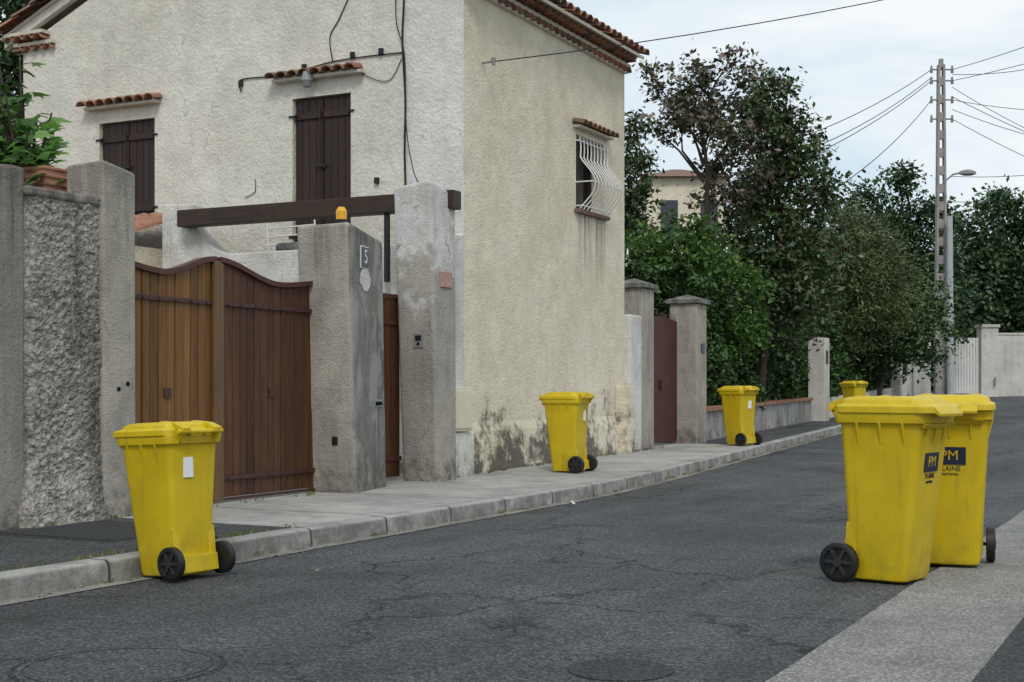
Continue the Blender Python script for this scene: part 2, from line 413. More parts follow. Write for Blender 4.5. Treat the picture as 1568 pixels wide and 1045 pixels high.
litter((-4.85,6.95,.0),.025,M_whitep); litter((-5.42,11.9,.0),.08,M_whitep); litter((-1.75,4.7,0),.02,plain('pink_scrap',(.4,.08,.3)))
b=B()
for _ in range(800):
    y=random.uniform(4,28); x=xk(y)+abs(random.gauss(0,.09))+.01 if random.random()<.8 else random.uniform(xk(y),-1.5)
    s=random.uniform(.006,.022); a=random.uniform(0,6.28); z=g(y)+.007
    b.add([(x+s*math.cos(a+q)*(1 if i%2 else .5),y+s*math.sin(a+q)*(1 if i%2 else .5),z+random.uniform(0,.006)) for i,q in enumerate((0,1.57,3.14,4.71))],[(0,1,2,3)])
b.build('fallen_leaves',leafmat('dead_leaf',[(0,(.06,.045,.03)),(.6,(.13,.11,.07)),(1,(.25,.22,.17))],trans=0))

def tufts(name,spots,mat,h=.07,n=9):
    b=B()
    for (x,y,z) in spots:
        for i in range(n):
            a=random.uniform(0,6.28); l=h*random.uniform(.4,1.2); bx=x+random.uniform(-.03,.03);by=y+random.uniform(-.05,.05)
            dx,dy=math.cos(a)*l*.7,math.sin(a)*l*.7; w=.004
            b.add([(bx-w,by,z),(bx+w,by+w,z),(bx+dx*.5,by+dy*.5,z+l*.7),(bx+dx,by+dy,z+l*.8)],[(0,1,2),(1,3,2)])
    return b.build(name,mat)
M_grass=leafmat('grass',[(0,(.07,.10,.03)),(.6,(.12,.15,.05)),(1,(.22,.19,.09))],trans=0)
sp=[]
for _ in range(190):
    y=random.uniform(4,30); 
    if mn.noise(Vector((y*1.3,0,0)))>.02: sp.append((xk(y)+random.uniform(0.01,.035),y,g(y)))
for _ in range(70):
    y=random.uniform(7,20); sp.append((-7.5+random.uniform(-.02,.06),y,g(y)+.125))
for _ in range(40):
    y=random.uniform(4,8); sp.append((xk(y)-.17,y,.125))
tufts('grass_tufts',sp,M_grass,.04,8)

# ================================================================= HOUSE
house=E('stucco_house')
HX0,HX1,HY0,HY1=-14.5,-7.6,13.75,18.6; EZ=5.80; RX=(HX0+HX1)/2; SL=.42; RZ=EZ+SL*(RX-HX0)
b=B(); b.prism([(HX0,-.2),(HX1,-.2),(HX1,EZ),(RX,RZ),(HX0,EZ)],HY0,HY1,'y')
hw=b.build('walls',[M_gable,M_house],house)
cuts=B()
cuts.box(-13.12,-12.17,13.6,13.95,3.25,4.63); cuts.box(-9.99,-9.14,13.6,13.95,2.75,4.66); cuts.box(-7.9,-7.4,16.88,17.84,3.54,4.55)
co=cuts.build('cut',[M_gable])
md=hw.modifiers.new('b','BOOLEAN'); md.object=co; md.operation='DIFFERENCE'; md.solver='EXACT'
dg=bpy.context.evaluated_depsgraph_get(); me2=bpy.data.meshes.new_from_object(hw.evaluated_get(dg)); hw.modifiers.clear(); hw.data=me2
bpy.data.objects.remove(co)
for p in me2.polygons:
    c=p.center; p.material_index=1 if (p.normal.x>.5 and c.x>-7.7) or (c.x>-8 and c.y>16) else 0
b=B(); b.prism([(-7.62,0),(-7.52,0),(-7.57,.62),(-7.62,.8)],13.78,18.55,'y'); b.build('plinth',M_house,house)
b=B(); ov=.30
def zr(x): return EZ+.26+SL*((x-HX0) if x<RX else (HX1-x))
b.prism([(HX0-ov,zr(HX0-ov)-.04),(RX,RZ+.22),(HX1+ov,zr(HX1+ov)-.04),(HX1+ov,zr(HX1+ov)+.0),(RX,RZ+.27),(HX0-ov,zr(HX0-ov)+.0)],HY0-.12,HY1+.03,'y')
b.build('roof_slab',M_mortar,house)
def half_tile(b,p0,p1,r0,r1,up=Vector((0,0,1)),n=6,th=.014,mi=0,flip=False):
    p0=Vector(p0);p1=Vector(p1); d=(p1-p0).normalized(); side=d.cross(up).normalized(); u=side.cross(d).normalized()
    if flip: u=-u
    vs=[]
    for p,r in ((p0,r0),(p1,r1)):
        for rr in (r,r-th):
            for i in range(n+1):
                a=math.pi*i/n; vs.append(p+side*math.cos(a)*rr+u*math.sin(a)*rr*.8)
    m=n+1; fs=[]
    for i in range(n):
        fs+=[(i,i+1,2*m+i+1,2*m+i),(m+i+1,m+i,3*m+i,3*m+i+1),(i+1,i,m+i,m+i+1),(2*m+i,2*m+i+1,3*m+i+1,3*m+i)]
    b.add(vs,fs,mi)
b=B()
y=HY0-.05; 
while y<HY1+.05:
    for sgn,xe in ((1,HX1+ov+.04),(-1,HX0-ov-.04)):
        x=xe; k=0
        while (x-RX)*sgn>0.05:
            L=.42; xa=x; xb=x-sgn*L
            if (xb-RX)*sgn<0: xb=RX
            j=random.uniform(-.012,.012)
            half_tile(b,(xa,y+j,zr(xa)+.02+.03),(xb,y+j,zr(xb)+.0),.095,.078,mi=random.choice((0,0,1)))
            x-=sgn*.36
    y+=.205
for sgn,xe in ((1,HX1+ov),(-1,HX0-ov)):
    x=xe
    while (x-RX)*sgn>0.05:
        xb=x-sgn*.42
        half_tile(b,(x,HY0-.16,zr(x)+.06),(xb,HY0-.16,zr(xb)+.03),.10,.082,mi=random.choice((0,1)))
        x-=sgn*.34
b.build('roof_tiles',[M_terra,M_terraD],house)
b=B(); bm=B()
for row,(pr,z) in enumerate(((.11,EZ-.08),(.21,EZ+.05))):
    for side in (1,-1):
        xb=HX1 if side==1 else HX0
        y=HY0-.02+.1*(row%2)
        while y<HY1+.02:
            half_tile(b,(xb-side*.03,y,z),(xb+side*pr,y,z),.085,.085,mi=random.choice((0,0,1))); y+=.178
        x0,x1=(xb,xb+side*(pr-.02)) if side==1 else (xb-(pr-.02),xb)
        bm.box(x0,x1,HY0-.10,HY1+.03,z+.066,z+.115)
        bm.box(*( (xb,xb+.05) if side==1 else (xb-.05,xb)),HY0-.003,HY1+.02,z-.01,z+.07)
    for side in (1,-1):
        xb=HX1 if side==1 else HX0
        x=xb+side*(pr-.09)
        for i in range(4 if side==-1 else 2):
            half_tile(b,(x,HY0+.03,z),(x,HY0-pr*.8,z),.085,.085,mi=random.choice((0,1))); x-=side*.178
        bm.box(min(xb+side*pr,x+side*.09),max(xb+side*pr,x+side*.09),HY0-pr*.8+.01,HY0-.002,z+.068,z+.112)
b.build('genoise_tiles',[M_terra,M_terraD],house); bm.build('genoise_mortar',M_mortar,house)
b=B()
b.prism([(HX0-.26,zr(HX0-.26)-.16),(RX,RZ+.1),(HX1+.26,zr(HX1+.26)-.16),(HX1+.26,zr(HX1+.26)-.035),(RX,RZ+.22),(HX0-.26,zr(HX0-.26)-.035)],HY0-.09,HY0-.002,'y'); b.build('verge_band',M_gable,house)
def canopy_x(x0,x1,z,name):
    b=B(); x=x0
    b.box(x0-.02,x1+.02,HY0-.11,HY0-.002,z-.035,z-.002,2)
    while x<=x1+.01:
        half_tile(b,(x,HY0+.02,z+.05),(x,HY0-.19,z-.0),.075,.085,mi=random.choice((0,1))); x+=.165
    b.build(name,[M_terra,M_terraD,M_mortar],house)
canopy_x(-13.27,-12.1,4.84,'window_canopy'); canopy_x(-10.2,-8.95,4.90,'window_canopy')
b=B(); y=16.82; b.box(-7.598,-7.5,16.78,17.95,4.63,4.66,2)
while y<17.98:
    half_tile(b,(-7.62,y,4.71),(-7.43,y,4.66),.07,.08,mi=random.choice((0,1))); y+=.155
b.build('window_canopy',[M_terra,M_terraD,M_mortar],house)
def shutters(x0,x1,z0,z1,sub):
    b=B(); mid=(x0+x1)/2
    for a,c in ((x0+.012,mid-.006),(mid+.006,x1-.012)):
        n=4; w=(c-a)/n
        for i in range(n): b.box(a+w*i+.003,a+w*(i+1)-.003,13.80,13.83,z0+.02,z1-.015)
        for zc in (z1-.22,z0+.22): b.box(a+.01,c-.01,13.775,13.80,zc-.04,zc+.04)
    b.build(sub,M_shut,house,bevel=.004)
    b=B(); 
    for xx in (x0,x1):
        for zc in (z1-.22,z0+.22): b.box(xx-.05,xx+.05,13.735,13.775,zc-.012,zc+.012)
    b.cyl((mid-.03,13.765,z0+.05),(mid-.03,13.765,z1-.05),.008,n=6)
    b.box(mid-.1,mid+.05,13.755,13.775,z0+.55*(z1-z0),z0+.55*(z1-z0)+.03)
    b.build(sub+'_ironwork',M_black,house)
shutters(-13.12,-12.17,3.25,4.63,'left_shutters'); shutters(-9.99,-9.14,2.75,4.66,'balcony_shutters')
b=B(); b.cyl((-9.67,13.74,4.86),(-9.67,13.62,4.86),.02); b.cyl((-9.67,13.6,4.93),(-9.67,13.6,4.82),.05,.075,12); b.cyl((-9.67,13.6,4.82),(-9.67,13.6,4.75),.07,.045,12); b.build('wall_lamp',M_grey,house,smooth=True)
b=B(); b.box(-7.86,-7.84,16.9,17.82,3.56,4.53); b.build('window_glass',M_glass,house)
b=B()
for a,c in ((16.885,16.95),(17.33,17.39),(17.77,17.835)): b.box(-7.84,-7.79,a,c,3.55,4.54)
b.box(-7.838,-7.792,16.885,17.835,3.545,3.6); b.box(-7.838,-7.792,16.885,17.835,4.48,4.545); b.build('window_frame',M_shut,house)
b=B(); b.box(-7.6,-7.53,16.82,17.9,3.49,3.538); b.build('window_sill',M_terraD,house)
b=B(); nb=9
for i in range(nb):
    y=16.9+.115*i; pts=[]
    for j in range(19):
        t=j/18; z=4.52-t*.98
        off=.05+.23*max(0,math.sin(math.pi*min(1,max(0,(t-.28)/.72))))**1.3
        pts.append((-7.6+off,y+.03*math.sin(t*math.pi*3),z))
    b.tube(pts,.010,6)
for z,o in ((4.46,.05),(3.9,.26),(3.58,.1)): b.tube([(-7.6,16.86,z),(-7.6+o,16.87,z),(-7.6+o,17.86,z),(-7.6,17.87,z)],.009,6)
b.build('window_grille',M_whitep,house,smooth=True)
def cable(name,pts,r=.008,parent=None):
    c=bpy.data.curves.new(name,'CURVE'); c.dimensions='3D'; c.bevel_depth=r; c.bevel_resolution=1
    s=c.splines.new('POLY'); s.points.add(len(pts)-1)
    for p,q in zip(s.points,pts): p.co=(*q,1)
    c.materials.append(M_cable); o=bpy.data.objects.new(name,c); scene.collection.objects.link(o)
    if parent:o.parent=parent
    return o
def sm(pts,n=6):
    out=[]; P=[Vector(p) for p in pts]
    for i in range(len(P)-1):
        a=P[max(i-1,0)];b_=P[i];c=P[i+1];d=P[min(i+2,len(P)-1)]
        for j in range(n):
            t=j/n; out.append(.5*((2*b_)+(-a+c)*t+(2*a-5*b_+4*c-d)*t*t+(-a+3*b_-3*c+d)*t**3))
    out.append(P[-1]); return out
yc=13.735
cable('facade_cable',sm([(-10.76,yc,4.82),(-10.77,yc,4.97),(-10.3,yc,4.97),(-9.8,yc,5.0),(-9.39,yc,5.05),(-8.9,yc,5.06),(-8.39,yc,5.05)]),.008,house)
cable('facade_cable',sm([(-9.39,yc,5.05),(-9.43,yc,5.35),(-9.3,yc,5.55),(-9.1,yc,5.9)]),.007,house)
cable('facade_cable',sm([(-8.42,yc,6.4),(-8.39,yc,5.7),(-8.41,yc,5.2),(-8.37,yc,4.5),(-8.38,yc,3.9),(-8.36,yc,3.3)]),.012,house)
cable('facade_cable',sm([(-8.46,yc,6.4),(-8.5,yc,5.5),(-8.35,yc-.05,5.0),(-8.3,yc-.1,4.2),(-7.95,13.2,3.6),(-7.6,12.8,3.28)]),.006,house)
cable('facade_cable',sm([(-9.2,yc,5.02),(-8.93,yc,4.84),(-8.6,yc,4.74),(-8.42,yc,4.98)]),.005,house)
cable('facade_cable',sm([(-10.7,yc,3.5),(-10.55,yc,3.56),(-10.55,yc,3.72)]),.005,house)
for (x,z) in ((-9.8,5.03),(-9.1,5.1),(-8.7,5.1),(-10.76,4.93),(-8.76,3.58)):
    b=B(); b.box(x-.025,x+.025,yc-.03,yc+.01,z-.04,z+.03); b.build('cable_clip',M_black,house)
b=B(); b.cyl((-7.6,14.2,4.94),(-7.45,14.2,4.94),.012); b.cyl((-7.45,14.2,4.98),(-7.45,14.2,4.90),.03,.02); b.build('cable_bracket',M_grey,house)
b=B(); b.box(-7.62,-7.42,13.10,13.62,.64,1.13); b.box(-7.4195,-7.405,13.13,13.59,.67,1.10); b.build('meter_cabinet',M_cream,bevel=.008)
b=B(); b.box(-7.75,-7.45,13.05,13.745,.0,.63); b.box(-7.9,-7.62,13.05,13.745,.63,2.0); b.build('cabinet_wall',M_white,bevel=.02)
b=B(); b.box(-7.6,-7.42,18.25,18.56,.1,1.15); b.build('cabinet_plinth',M_house,bevel=.01)

# ================================================================= LEFT WALL + GATE
b=B(); ny=60; top=[(1+6.18*i/ny, 2.70+.02*mn.noise(Vector((i*.5,0,0)))+.012*mn.noise(Vector((i*1.7,4,0)))) for i in range(ny+1)]
b.prism([(1,-.05),(7.18,-.05)]+top[::-1],-7.85,-7.55,'x'); b.build('garden_wall',M_wallL,bevel=.025)
b=B(); ny,nz=70,230; vs=[];fs=[]
for j in range(nz+1):
    z=2.56*j/nz
    for i in range(ny+1):
        tt=i/ny; y0=7.16-.16*max(0,.6-z)-.06*mn.noise(Vector((z*2.5,3,0)))-.035*mn.noise(Vector((z*9,3,0))); y=y0+(7.90-y0)*tt
        flare=.07*max(0,1-z/.5)
        dx=.022*mn.noise(Vector((y*5,z*5,1)))+.016*mn.noise(Vector((y*22,z*22,5)))+.012*mn.noise(Vector((y*50,z*50,9)))
        e=min(1,min(tt,1.0)*10)
        vs.append((-7.60+(.085+flare)*e+dx*e,y,z))
for j in range(nz):
    for i in range(ny):
        q=j*(ny+1)+i; fs.append((q,q+1,q+ny+2,q+ny+1))
b.add(vs,fs); b.box(-7.84,-7.56,7.17,7.89,0,2.55); b.build('rough_wall',M_rub,smooth=False)
b=B(); b.box(-7.86,-7.49,7.15,7.90,2.50,2.57); b.build('wall_coping',M_wallL,bevel=.02)
b=B(); b.frus([(-7.85,7.90),(-7.48,7.90),(-7.48,8.25),(-7.85,8.25)],[(-7.85,7.86),(-7.46,7.86),(-7.46,8.22),(-7.85,8.22)],-.05,[2.84,2.86,2.80,2.78]); b.build('gate_post',M_pil,bevel=.03,seg=3)
b=B(); b.box(-7.49,-7.465,8.02,8.05,1.10,1.13); b.box(-7.49,-7.465,8.12,8.15,1.14,1.17); b.build('post_anchor_holes',M_dark)
gate=E('driveway_gate')
def gh(y):
    d=y-9.43
    if d<0: u=min(1,-d/1.15)
    else: u=min(1,d/1.42)
    return 2.26-.16*(1-math.cos(math.pi*min(1,u/.62)))/2+.05*max(0,(u-.62)/.38)**1.5
GX=-7.66
for nm,a,c,mt in (('left_leaf',8.2,9.40,M_gateL),('right_leaf',9.47,10.95,M_gateR)):
    b=B(); n=int(round((c-a)/.098)); w=(c-a)/n
    for i in range(n):
        y0=a+i*w+.004;y1=a+(i+1)*w-.004; b.prism([(y0,.17),(y1,.17),(y1,gh(y1)-.03),(y0,gh(y0)-.03)],GX-.03,GX+random.uniform(-.004,.004),'x')
    b.build(nm,mt,gate,bevel=.004,seg=1)
    b=B(); m=24
    top=[(a+(c-a)*i/m,gh(a+(c-a)*i/m)) for i in range(m+1)]
    for i in range(m):
        (ya,za),(yb,zb)=top[i],top[i+1]
        b.prism([(ya,za-.045),(yb,zb-.045),(yb,zb),(ya,za)],GX-.045,GX+.035,'x')
    b.build(nm+'_cap_rail',M_rail,gate)
    b=B(); b.box(GX+.006,GX+.022,a,c,1.84,1.875); b.box(GX+.006,GX+.022,a,c,.32,.355)
    b.box(GX-.03,GX+.018,a,c,.14,.16)
    y=a+.1
    while y<c: 
        b.cyl((GX+.02,y,1.855),(GX+.03,y,1.855),.012,n=6); b.cyl((GX+.02,y,.335),(GX+.03,y,.335),.012,n=6); y+=.196
    b.box(GX+.006,GX+.014,(a+c)/2-.04,(a+c)/2+.04,1.04,1.12)
    b.build(nm+'_straps',M_iron,gate)
b=B(); b.prism([(9.36,.14),(9.44,.14),(9.44,2.22),(9.36,2.21)],GX+.008,GX+.045); b.prism([(9.445,.14),(9.50,.14),(9.50,2.2),(9.445,2.22)],GX+.008,GX+.03); b.build('meeting_stiles',M_stile,gate,bevel=.006)
numpil=E('number_pillar')
nb_=B(); PX,PY=-7.21,10.93
nb_.frus([(-7.74,10.88),(PX,PY),(PX-.20,PY+.88),(-7.85,PY+.88)],[(-7.80,10.78),(PX-.02,PY-.08),(PX-.20,PY+.80),(-7.86,PY+.80)],-.05,[2.68,2.70,2.60,2.60])
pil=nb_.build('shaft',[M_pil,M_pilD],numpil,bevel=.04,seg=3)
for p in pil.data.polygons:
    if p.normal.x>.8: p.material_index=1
fdir=Vector((-.20,.88,0)).normalized(); fn=Vector((fdir.y,-fdir.x,0))
rotf=Matrix((( fdir.x,0,fn.x),(fdir.y,0,fn.y),(0,1,0))).to_euler()
def onface(y,z,off=0):
    t=(y-(PY-.08*z/2.65))/.88
    return Vector((PX-.02*z/2.65-.20*t,y,z))+fn*off
def plate(name,y,z,w,h,th,mat,off=0.0,parent=None,bev=.003):
    b=B(); b.box(-w/2,w/2,-h/2,h/2,0,th); o=b.build(name,mat,parent,bevel=bev); o.rotation_euler=rotf; o.location=onface(y,z,off); return o
sgn=E('house_number_sign'); plate('border',11.22,2.39,.225,.215,.010,M_whitep,.005,parent=sgn); plate('enamel',11.22,2.39,.205,.195,.006,M_navy,.0165,parent=sgn)
text('digit','5',.19,onface(11.22,2.39,.0255),rotf,M_whitep,sgn)
b=B(); r_=.115; b.prism([(r_*math.cos(a)*1.25,r_*math.sin(a)) for a in [math.pi/8+math.pi/4*i for i in range(8)]],0,.014,'z'); o=b.build('ceramic_plaque',M_white,bevel=.004); o.rotation_euler=rotf; o.location=onface(11.23,2.17,.004)
lt=E('letter_slot'); plate('surround',11.55,.97,.22,.075,.012,M_grey,.004,parent=lt); plate('slot',11.55,.97,.18,.035,.006,M_dark,.017,parent=lt,bev=0)
b=B(); b.box(-.03,.03,-.04,.04,0,.02); o=b.build('socket_cover',M_black,bevel=.003); o.rotation_euler=(math.radians(90),0,0); o.location=(-7.42,10.90,.62)
bc=E('gate_beacon'); b=B(); b.cyl((-7.42,11.0,2.64),(-7.42,11.0,2.70),.05,.05,16); b.box(-7.46,-7.38,10.96,11.04,2.70,2.74); b.build('base',M_black,bc,bevel=.004)
b=B(); b.cyl((-7.42,11.0,2.74),(-7.42,11.0,2.82),.052,.054,16); b.cyl((-7.42,11.0,2.82),(-7.42,11.0,2.86),.054,.03,16); b.build('lens',M_orange,bc,smooth=True)
b=B()
y=11.80
while y<12.65: b.box(-7.83,-7.80,y+.003,y+.095,.17,2.08,0); y+=.098
b.box(-7.84,-7.79,11.8,12.7,2.08,2.13,1); b.box(-7.797,-7.785,11.8,12.7,1.80,1.85,1); b.box(-7.797,-7.785,11.8,12.7,.34,.39,1)
b.build('pedestrian_gate',[M_gateR,M_rail])
tp=E('gate_pillar')
b=B(); b.frus([(-7.72,12.62),(-7.28,12.62),(-7.28,13.03),(-7.72,13.03)],[(-7.80,12.54),(-7.33,12.54),(-7.30,13.04),(-7.80,13.04)],-.05,[3.28,3.34,3.22,3.18])
o=b.build('shaft',[M_pilW],tp,bevel=.04,seg=3)
b=B(); b.prism([(13.035,0),(13.745,0),(13.745,2.9),(13.4,2.85),(13.1,3.05),(13.035,3.1)],-7.85,-7.58,'x'); b.build('link_wall',M_white,tp,bevel=.03)
ic=E('intercom'); b=B(); b.box(-7.56,-7.44,12.57,12.625,1.55,1.71); b.build('housing',M_grey,ic,bevel=.006)
b=B(); b.box(-7.535,-7.465,12.562,12.569,1.63,1.685); b.box(-7.515,-7.485,12.562,12.569,1.58,1.61); b.build('panel',M_black,ic)
b=B(); b.box(-7.32,-7.282,12.70,12.92,2.2,2.37); b.build('pink_plaque',M_pink,bevel=.006)

cw=E('yard_wall')
pts=[(-7.9,0),(-7.9,2.73),(-10.35,2.73)]
for i in range(1,10):
    a=math.pi/2*i/9; pts.append((-10.35-.62*math.sin(a),2.73+.62*(1-math.cos(a))))
pts+=[(-11.45,3.38),(-11.45,0)]
b=B(); b.prism(pts[::-1],13.06,13.3,'y'); b.build('masonry',M_white,cw,bevel=.02)
b=B(); b.box(-11.05,-7.24,12.87,13.05,3.06,3.26); o=b.build('wooden_beam',M_beam,bevel=.008)
b=B(); b.box(-8.15,-8.1,12.92,12.97,2.3,3.06); b.build('beam_prop',M_black)
b=B()
for z in (3.05,2.95,2.85): b.tube([(-10.2,13.5,z),(-9.5,13.5,z+.02)],.01)
for x in (-10.2,-9.5): b.tube([(x,13.5,3.25),(x+.1,13.45,2.5)],.012)
b.build('drying_rack',M_whitep)
b=B(); b.box(-9.95,-9.6,13.32,13.5,2.73,2.86); b.build('stone_pot',M_rub,bevel=.05)
sh=E('garden_shed'); b=B(); b.box(-14.3,-11.6,12.3,13.4,0,2.85); b.build('walls',M_house,sh)
b=B(); x=-14.4
while x<-11.5: half_tile(b,(x,12.1,2.82),(x,13.6,3.3),.1,.1,mi=0); x+=.2
b.build('roof',[M_terra],sh)
b=B(); b.box(-8.35,-7.95,7.75,8.3,2.50,2.82)
for z in (2.56,2.62,2.68,2.74,2.80): b.box(-8.36,-7.94,7.74,8.31,z,z+.03)
b.build('terracotta_planter',M_terra,bevel=.01)
b=B(); b.box(-8.6,-7.87,7.1,8.4,0,2.49); b.build('planter_base',M_wallL)

# ================================================================= RIGHT OF HOUSE
def gpillar(name,x0,x1,y0,y1,z0,z1,mat,cap=True):
    e=E(name); b=B(); b.box(x0,x1,y0,y1,z0,z1); b.build('shaft',mat,e,bevel=.02)
    if cap:
        b=B(); b.box(x0-.05,x1+.05,y0-.05,y1+.05,z1,z1+.07)
        cx,cy=(x0+x1)/2,(y0+y1)/2
        b.add([(x0-.03,y0-.03,z1+.07),(x1+.03,y0-.03,z1+.07),(x1+.03,y1+.03,z1+.07),(x0-.03,y1+.03,z1+.07),(cx,cy,z1+.16)],[(0,1,4),(1,2,4),(2,3,4),(3,0,4),(3,2,1,0)])
        b.build('cap',M_pilD,e,bevel=.008)
gpillar('stone_pillar',-7.95,-7.5,19.05,19.55,0,2.62,M_pil)
b=B(); b.box(-7.85,-7.5,18.6,19.05,0,2.2); b.build('wall_return',M_white,bevel=.03)
gpillar('stone_pillar',-7.85,-7.38,21.15,21.65,0,2.50,M_pil)
rg=E('red_metal_gate'); b=B(); y=19.57
while y<21.1: b.box(-7.72,-7.70,y,y+.09,.27,2.2+.05*math.sin((y-19.5)*2)); y+=.096
b.box(-7.75,-7.72,19.56,21.14,2.0,2.06); b.box(-7.75,-7.72,19.56,21.14,.4,.46); b.box(-7.7,-7.66,20.3,20.4,1.1,1.25); b.build('panels',M_red,rg)
b=B(); y=19.6
while y<21.1: b.cyl((-7.71,y,2.2),(-7.71,y,2.33),.01,.002,6); y+=.096
b.build('spikes',M_red,rg)
b=B(); b.box(-7.38,-7.365,21.35,21.5,1.7,1.85); b.build('street_plate',M_navy)
def strip(name,y0,y1,off,th,z0,z1,mat,parent=None,bev=0):
    b=B(); Y=ys(y0,y1); prof=[(off-th,z0),(off,z0),(off,z1),(off-th,z1)]; rings=[[(xw(y)+p[0],y,g(y)+p[1]) for p in prof] for y in Y]
    b.loft([r[::-1] for r in rings]); return b.build(name,mat,parent,bevel=bev)
lw=E('low_garden_wall'); strip('masonry',21.66,31.6,.05,.25,-.1,.62,M_low,lw); strip('coping',21.66,31.6,.10,.34,.62,.68,M_terra,lw)
gpillar('white_gatepost',-8.35,-7.95,31.75,32.2,0,2.3,M_far,False)
b=B(); b.box(-7.95,-7.93,31.85,32.0,1.7,2.0); b.build('red_notice',M_red)
lw=E('low_garden_wall'); strip('masonry',32.3,43,.05,.25,-.1,.6,M_far,lw)
gpillar('white_gatepost',-8.3,-8.0,40.8,41.1,0,2.9,M_far,False)
def obox(b,X0,X1,D0,D1,z0,z1,mi=0):
    c=[vw(X0,D0)[:2],vw(X1,D0)[:2],vw(X1,D1)[:2],vw(X0,D1)[:2]]
    b.frus(c,c,z0,z1,mi)
b=B(); obox(b,13.2,13.75,45,46,.3,3.0); obox(b,12.6,13.2,45.2,45.6,.3,2.6); b.build('garden_wall',M_far,bevel=.03)
wg=E('white_gate'); b=B()
X=14.6
while X<15.95: obox(b,X,X+.085,47,47.03,.93,2.85); X+=.1
obox(b,14.55,16,47.03,47.06,2.6,2.7); obox(b,14.55,16,47.03,47.06,1.1,1.2); b.build('bars',M_whitep,wg)
gpW=E('boundary_wall'); b=B(); obox(b,16.02,16.6,46.8,47.3,.3,3.2); obox(b,15.97,16.65,46.75,47.35,3.2,3.3); obox(b,16.6,34,47,47.25,.3,2.95); obox(b,16.6,34,46.97,47.28,2.95,3.02)
b.build('masonry',M_far,gpW,bevel=.01)
b=B(); b.tube([vw(16.45,46.7,1.2),vw(16.45,46.7,1.5)],.03); b.build('bell_box',M_grey)

# ================================================================= POLE
pe=E('utility_pole'); px,py,_=vw(13.45,43); pz=g(py)
b=B(); H=10.6
def pol(z): return .21-.10*(z/H)
for s in (-1,1):
    rings=[]
    for z in (0,H):
        r=pol(z); a=s*r; 
        q=[vw(13.45+a-s*.07,43-.1),vw(13.45+a,43-.1),vw(13.45+a,43+.1),vw(13.45+a-s*.07,43+.1)]
        if s<0:q=q[::-1]
        rings.append([(p[0],p[1],pz+z) for p in q])
    b.loft(rings)
z=.3
while z<H:
    r=pol(z)-.05
    hgt=.28 if z>2.5 else .9
    c=[vw(13.45-r,43-.07)[:2],vw(13.45+r,43-.07)[:2],vw(13.45+r,43+.07)[:2],vw(13.45-r,43+.07)[:2]]
    b.frus(c,c,pz+z,pz+z+hgt); z+=hgt+.28
b.build('shaft',M_pole,pe,bevel=.01)
b=B(); b.cyl(vw(13.62,42.6,pz),vw(13.60,42.6,pz+5.8),.11,.085,14); b.build('steel_support',M_galv,pe,smooth=True)
b=B()
for z in (8.9,9.5,10.1,10.45):
    b.tube([vw(13.15,43,pz+z),vw(13.8,43,pz+z)],.025)
    for X in (13.15,13.8): b.cyl(vw(X,43,pz+z-.1),vw(X,43,pz+z+.12),.05,.03,8)
b.build('insulators',M_grey,pe)
b=B(); b.tube([vw(13.5,42.9,pz+6.9),vw(13.8,42.9,pz+7.15),vw(14.05,42.9,pz+7.2)],.03); b.build('lamp_arm',M_grey,pe)
b=B(); b.loft([[vw(14.25+math.cos(a)*rx,42.9+math.sin(a)*.12*rx/.28,pz+7.2+zo) for a in [2*math.pi*i/12 for i in range(12)]] for rx,zo in ((.12,-.09),(.28,-.04),(.26,.04),(.1,.1))]); b.build('lamp_head',M_grey,pe,smooth=True)
def wire(a,c,sag=.4,r=.012,n=16):
    a=Vector(a);c=Vector(c)
    cable('overhead_wire',[a.lerp(c,i/n)-Vector((0,0,sag*4*(i/n)*(1-i/n))) for i in range(n+1)],r)
wire((-7.45,14.2,4.94),(2,25,9.2),.35,.007)
wire((-8.0,13.7,5.95),(4,27,9.6),.3,.008)
wire((-7.9,13.7,6.1),(6,27,8.9),.3,.008)
for dz,e in ((10.45,vw(4.0,29,5.8)),(10.1,vw(4.2,29,5.2)),(9.5,vw(6.2,30,5.0)),(10.2,vw(4.6,29,5.6))): wire(vw(13.15,43,pz+dz),e,.35,.011)
for dz,e in ((10.45,vw(16,24,10.2)),(10.1,vw(17,24,9.6)),(9.6,vw(17.5,30,4.6)),(9.2,vw(17.5,34,6.6)),(8.9,vw(19,36,5.2)),(7.1,vw(19.5,40,8.2)),(6.3,vw(20,40,7.7)),(10.3,vw(18,40,11.3)),(9.9,vw(19,40,7.2)),(9.5,vw(19,38,9.0))): wire(vw(13.8,43,pz+dz),e,.3,.010)

